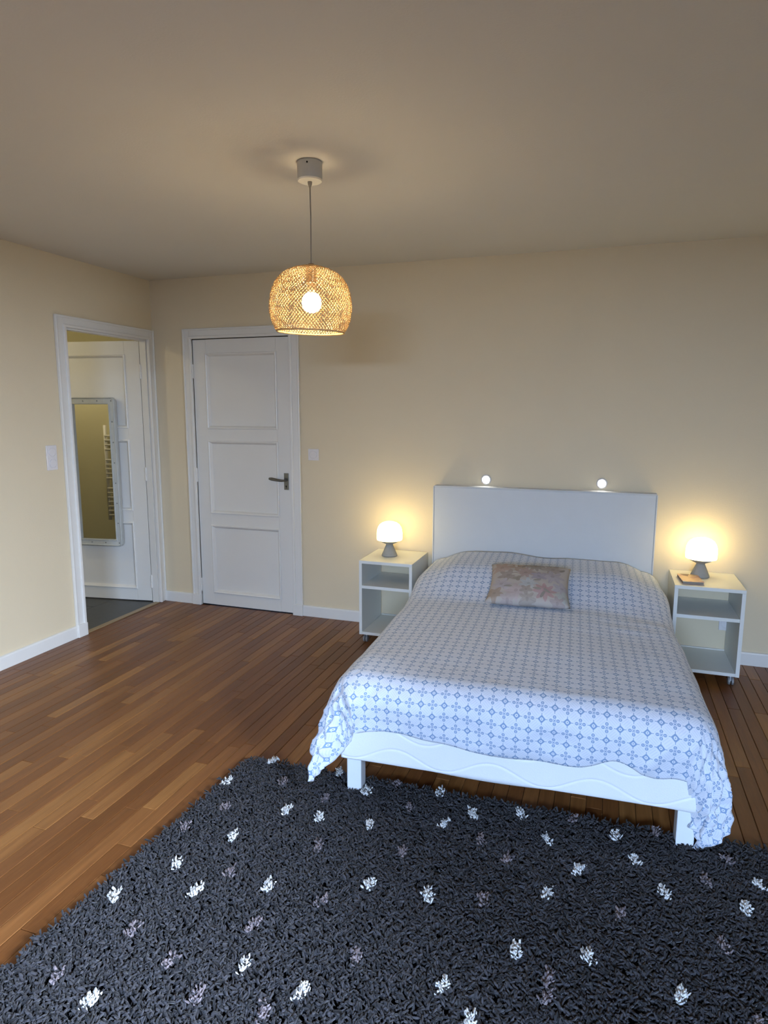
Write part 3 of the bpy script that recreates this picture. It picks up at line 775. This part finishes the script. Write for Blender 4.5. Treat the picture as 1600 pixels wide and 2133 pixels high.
for a, b in zip(prof, prof[1:]): plen.append(plen[-1]+math.hypot(b[0]-a[0], b[1]-a[1]))
def at_len(l):
    l = max(0, min(plen[-1], l))
    for k in range(len(prof)-1):
        if l <= plen[k+1]:
            f = (l-plen[k])/(plen[k+1]-plen[k]); return (prof[k][0]+(prof[k+1][0]-prof[k][0])*f, prof[k][1]+(prof[k+1][1]-prof[k][1])*f)
    return prof[-1]
shade = empty('shade', (0, 0, ZT)); shade.parent = pd; shade.rotation_euler = (math.radians(1), math.radians(2.0), 0)
NC, NRW = 74, 40
bm = bmesh.new(); rg = random.Random(3); pts = {}
for j in range(NRW+1):
    rr, zz = at_len(plen[-1]*j/NRW)
    for i in range(NC):
        a = 2*PI*(i+.5*(j % 2))/NC+rg.uniform(-.006, .006); q = rr+rg.uniform(-.0015, .0015)
        pts[i, j] = (q*math.cos(a), q*math.sin(a), zz+rg.uniform(-.0008, .0008))
cane = bm
for j in range(NRW):
    for i in range(NC):
        k1 = i if j % 2 == 0 else (i+1) % NC
        k0 = (i-1) % NC if j % 2 == 0 else i
        tube(cane, [pts[i, j], pts[k1, j+1]], .0015, 4)
        tube(cane, [pts[i, j], pts[k0, j+1]], .0015, 4)
o = build('cane_weave', cane, 'rattan', shade); o['kind'] = 'stuff'
def ring(name, l, r, parent, extra=0.0):
    rr, zz = at_len(l); bm = bmesh.new(); tube(bm, [((rr+extra)*math.cos(2*PI*k/64), (rr+extra)*math.sin(2*PI*k/64), zz) for k in range(64)], r, 8, True)
    return build(name, bm, 'rattan', parent, smooth=True)
ring('top_ring', 0, .003, shade); ring('rim', plen[-1], .0038, shade)
bm = bmesh.new()
for k in range(3):
    a = 2*PI*k/3+.6; tube(bm, [(.012*math.cos(a), .012*math.sin(a), .003), (.040*math.cos(a), .040*math.sin(a), 0)], .0018, 6)
build('spider', bm, 'plastic', shade)
for k in range(3):
    a = 2*PI*k/3+1.2; bm = bmesh.new(); tube(bm, [(.040*math.cos(a), .040*math.sin(a), 0), (.030*math.cos(a), .030*math.sin(a), -.062)], .0014, 6); build('hanger_wire', bm, 'plastic', shade)

# ------------------------------------------------------------------ shaggy rug
A, B, C, D = (1.925, -1.965), (4.55, -1.905), (4.55, -3.72), (1.822, -3.72)
rug = empty('rug', (3.0, -2.8, 0)); tag(rug, 'shaggy charcoal rug with cream and taupe flecks in front of the bed', 'rug')
bm = bmesh.new(); lo = [bm.verts.new((x-3.0, y+2.8, .0012)) for x, y in (A, B, C, D)]; hi = [bm.verts.new((x-3.0, y+2.8, .010)) for x, y in (A, B, C, D)]
bm.faces.new(lo[::-1]); bm.faces.new(hi)
for i in range(4): bm.faces.new((lo[i], lo[(i+1) % 4], hi[(i+1) % 4], hi[i]))
build('backing', bm, 'rugbase', rug)
CREAM = [(1.933, -2.167), (2.254, -2.260), (2.585, -2.239), (2.144, -2.463), (2.043, -2.646), (2.384, -2.640), (2.176, -2.737), (2.686, -2.528), (1.951, -2.836), (2.469, -2.931), (2.149, -3.154), (2.651, -2.956), (2.498, -2.042), (2.343, -1.955), (2.036, -1.960), (2.388, -2.261), (2.776, -1.955), (2.927, -2.053), (3.097, -1.998), (2.839, -2.149), (3.204, -2.113), (3.433, -2.013), (3.494, -2.127), (3.317, -2.240), (2.875, -2.510), (3.227, -2.384), (3.579, -2.263), (3.866, -2.126), (3.808, -2.254), (3.164, -2.641), (3.358, -2.595), (2.996, -2.819), (3.591, -2.646), (3.087, -2.900)]
TAUPE = [(2.153, -2.097), (2.022, -2.316), (1.948, -2.473), (2.360, -2.141), (2.452, -2.412), (2.232, -2.622), (2.569, -2.642), (2.095, -2.930), (2.421, -2.795), (2.267, -2.983), (2.010, -3.125), (2.400, -3.053), (2.748, -2.806), (2.583, -3.041), (2.595, -1.954), (2.686, -2.087), (2.983, -2.192), (2.739, -2.351), (3.083, -2.268), (3.041, -2.475), (3.286, -1.961), (3.570, -1.945), (3.792, -2.021), (3.707, -2.157), (3.447, -2.406), (3.718, -2.434), (3.259, -2.705), (3.260, -2.762), (3.762, -2.673)]
TF = [(x, y, 1) for x, y in CREAM]+[(x, y, 0) for x, y in TAUPE]
nr = np.random.default_rng(4)
def strands(P, Lmin, Lmax, rad, lean, zb=.008):
    """P: (n,2) roots. returns verts, faces of three-sided curved yarn ends"""
    n = len(P); ln = nr.uniform(Lmin, Lmax, n); az = nr.uniform(0, 2*PI, n); le = nr.uniform(.35, 1.0, n)*lean
    dx, dy = np.cos(az)*le, np.sin(az)*le
    bend = nr.uniform(-.5, .5, n)
    rings = []
    for k, (u, rs) in enumerate(((0, 1.0), (.5, 1.2), (.9, 1.0))):
        hor = ln*u*(.6+.8*u); up = ln*u*np.sqrt(np.clip(1-(le*u)**2*.75, .05, 1))
        cx = P[:, 0]+dx*hor-dy*bend*hor*u; cy = P[:, 1]+dy*hor+dx*bend*hor*u; cz = zb+up
        for q in range(3):
            a = az+2*PI*q/3; rr = rad*rs
            rings.append(np.stack([cx-np.sin(az)*rr*np.cos(2*PI*q/3)+dx*0, cy+np.cos(az)*rr*np.cos(2*PI*q/3), cz+rr*np.sin(2*PI*q/3)], 1))
    hor = ln*1.4; tip = np.stack([P[:, 0]+dx*hor-dy*bend*hor, P[:, 1]+dy*hor+dx*bend*hor, zb+ln*np.sqrt(np.clip(1-le**2*.75, .05, 1))], 1)
    V = np.stack(rings+[tip], 1).reshape(-1, 3)
    base = (np.arange(n)*10)[:, None]
    F = []
    for lv in (0, 3):
        for q in range(3):
            p = (q+1) % 3
            F.append(np.concatenate([base+lv+q, base+lv+p, base+lv+3+q], 1)); F.append(np.concatenate([base+lv+p, base+lv+3+p, base+lv+3+q], 1))
    for q in range(3): F.append(np.concatenate([base+6+q, base+6+(q+1) % 3, base+9], 1))
    return V, np.concatenate(F)
def tri_mesh(name, V, F):
    me = bpy.data.meshes.new(name); me.vertices.add(len(V)); me.vertices.foreach_set('co', V.ravel().astype(np.float32))
    me.loops.add(F.size); me.loops.foreach_set('vertex_index', F.ravel().astype(np.int32))
    me.polygons.add(len(F)); me.polygons.foreach_set('loop_start', (np.arange(len(F))*3).astype(np.int32))
    me.update(calc_edges=True); me.polygons.foreach_set('use_smooth', np.ones(len(F), bool))
    return me
n = 88000
uu, vv = nr.random(n), nr.random(n)
def quad(u, v):
    q = np.array([A, B, C, D]); return ((1-u)*(1-v))[:, None]*q[0]+(u*(1-v))[:, None]*q[1]+(u*v)[:, None]*q[2]+((1-u)*v)[:, None]*q[3]
P = quad(uu, vv)
keep = np.ones(len(P), bool)
# no pile where the two front bed legs stand, thinner outside the picture
cb, sb_ = math.cos(BR), math.sin(BR)
for sx in (-1, 1):
    lx, ly = sx*(HWB-.05), FY+.042; wx, wy = BO.x+lx*cb-ly*sb_, BO.y+lx*sb_+ly*cb
    keep &= ~((abs(P[:, 0]-wx) < .036) & (abs(P[:, 1]-wy) < .036))
keep &= ~((P[:, 1] < -3.3) & (nr.random(n) < .6)) & ~((P[:, 0] > 4.2) & (nr.random(n) < .5))
for x, y, k in TF:
    keep &= ~((((P[:, 0]-x)/.012)**2+((P[:, 1]-y)/.030)**2) < 1)
P = P[keep]; P = P-np.array([3.0, -2.8])
V, F = strands(P, .018, .030, .0036, .95)
o = link('pile', tri_mesh('pile', V, F), 'pile', rug); o['kind'] = 'stuff'
for x, y, k in TF:
    m = int(nr.integers(44, 56)) if k else int(nr.integers(30, 38))
    a = np.clip(nr.normal(0, .55, (m, 2)), -1, 1)*np.array([.012, .026]); a[:, 0] += a[:, 1]*.35*nr.uniform(-1, 1)
    V, F = strands(a, .014, .024, .0043, .55, .010)
    o = link('tuft', tri_mesh('tuft', V, F), 'tuft_white' if k else 'tuft_taupe', rug); o.location = (x-3.0, y+2.8, .004)
    o['label'] = 'cream fleck' if k else 'taupe fleck'
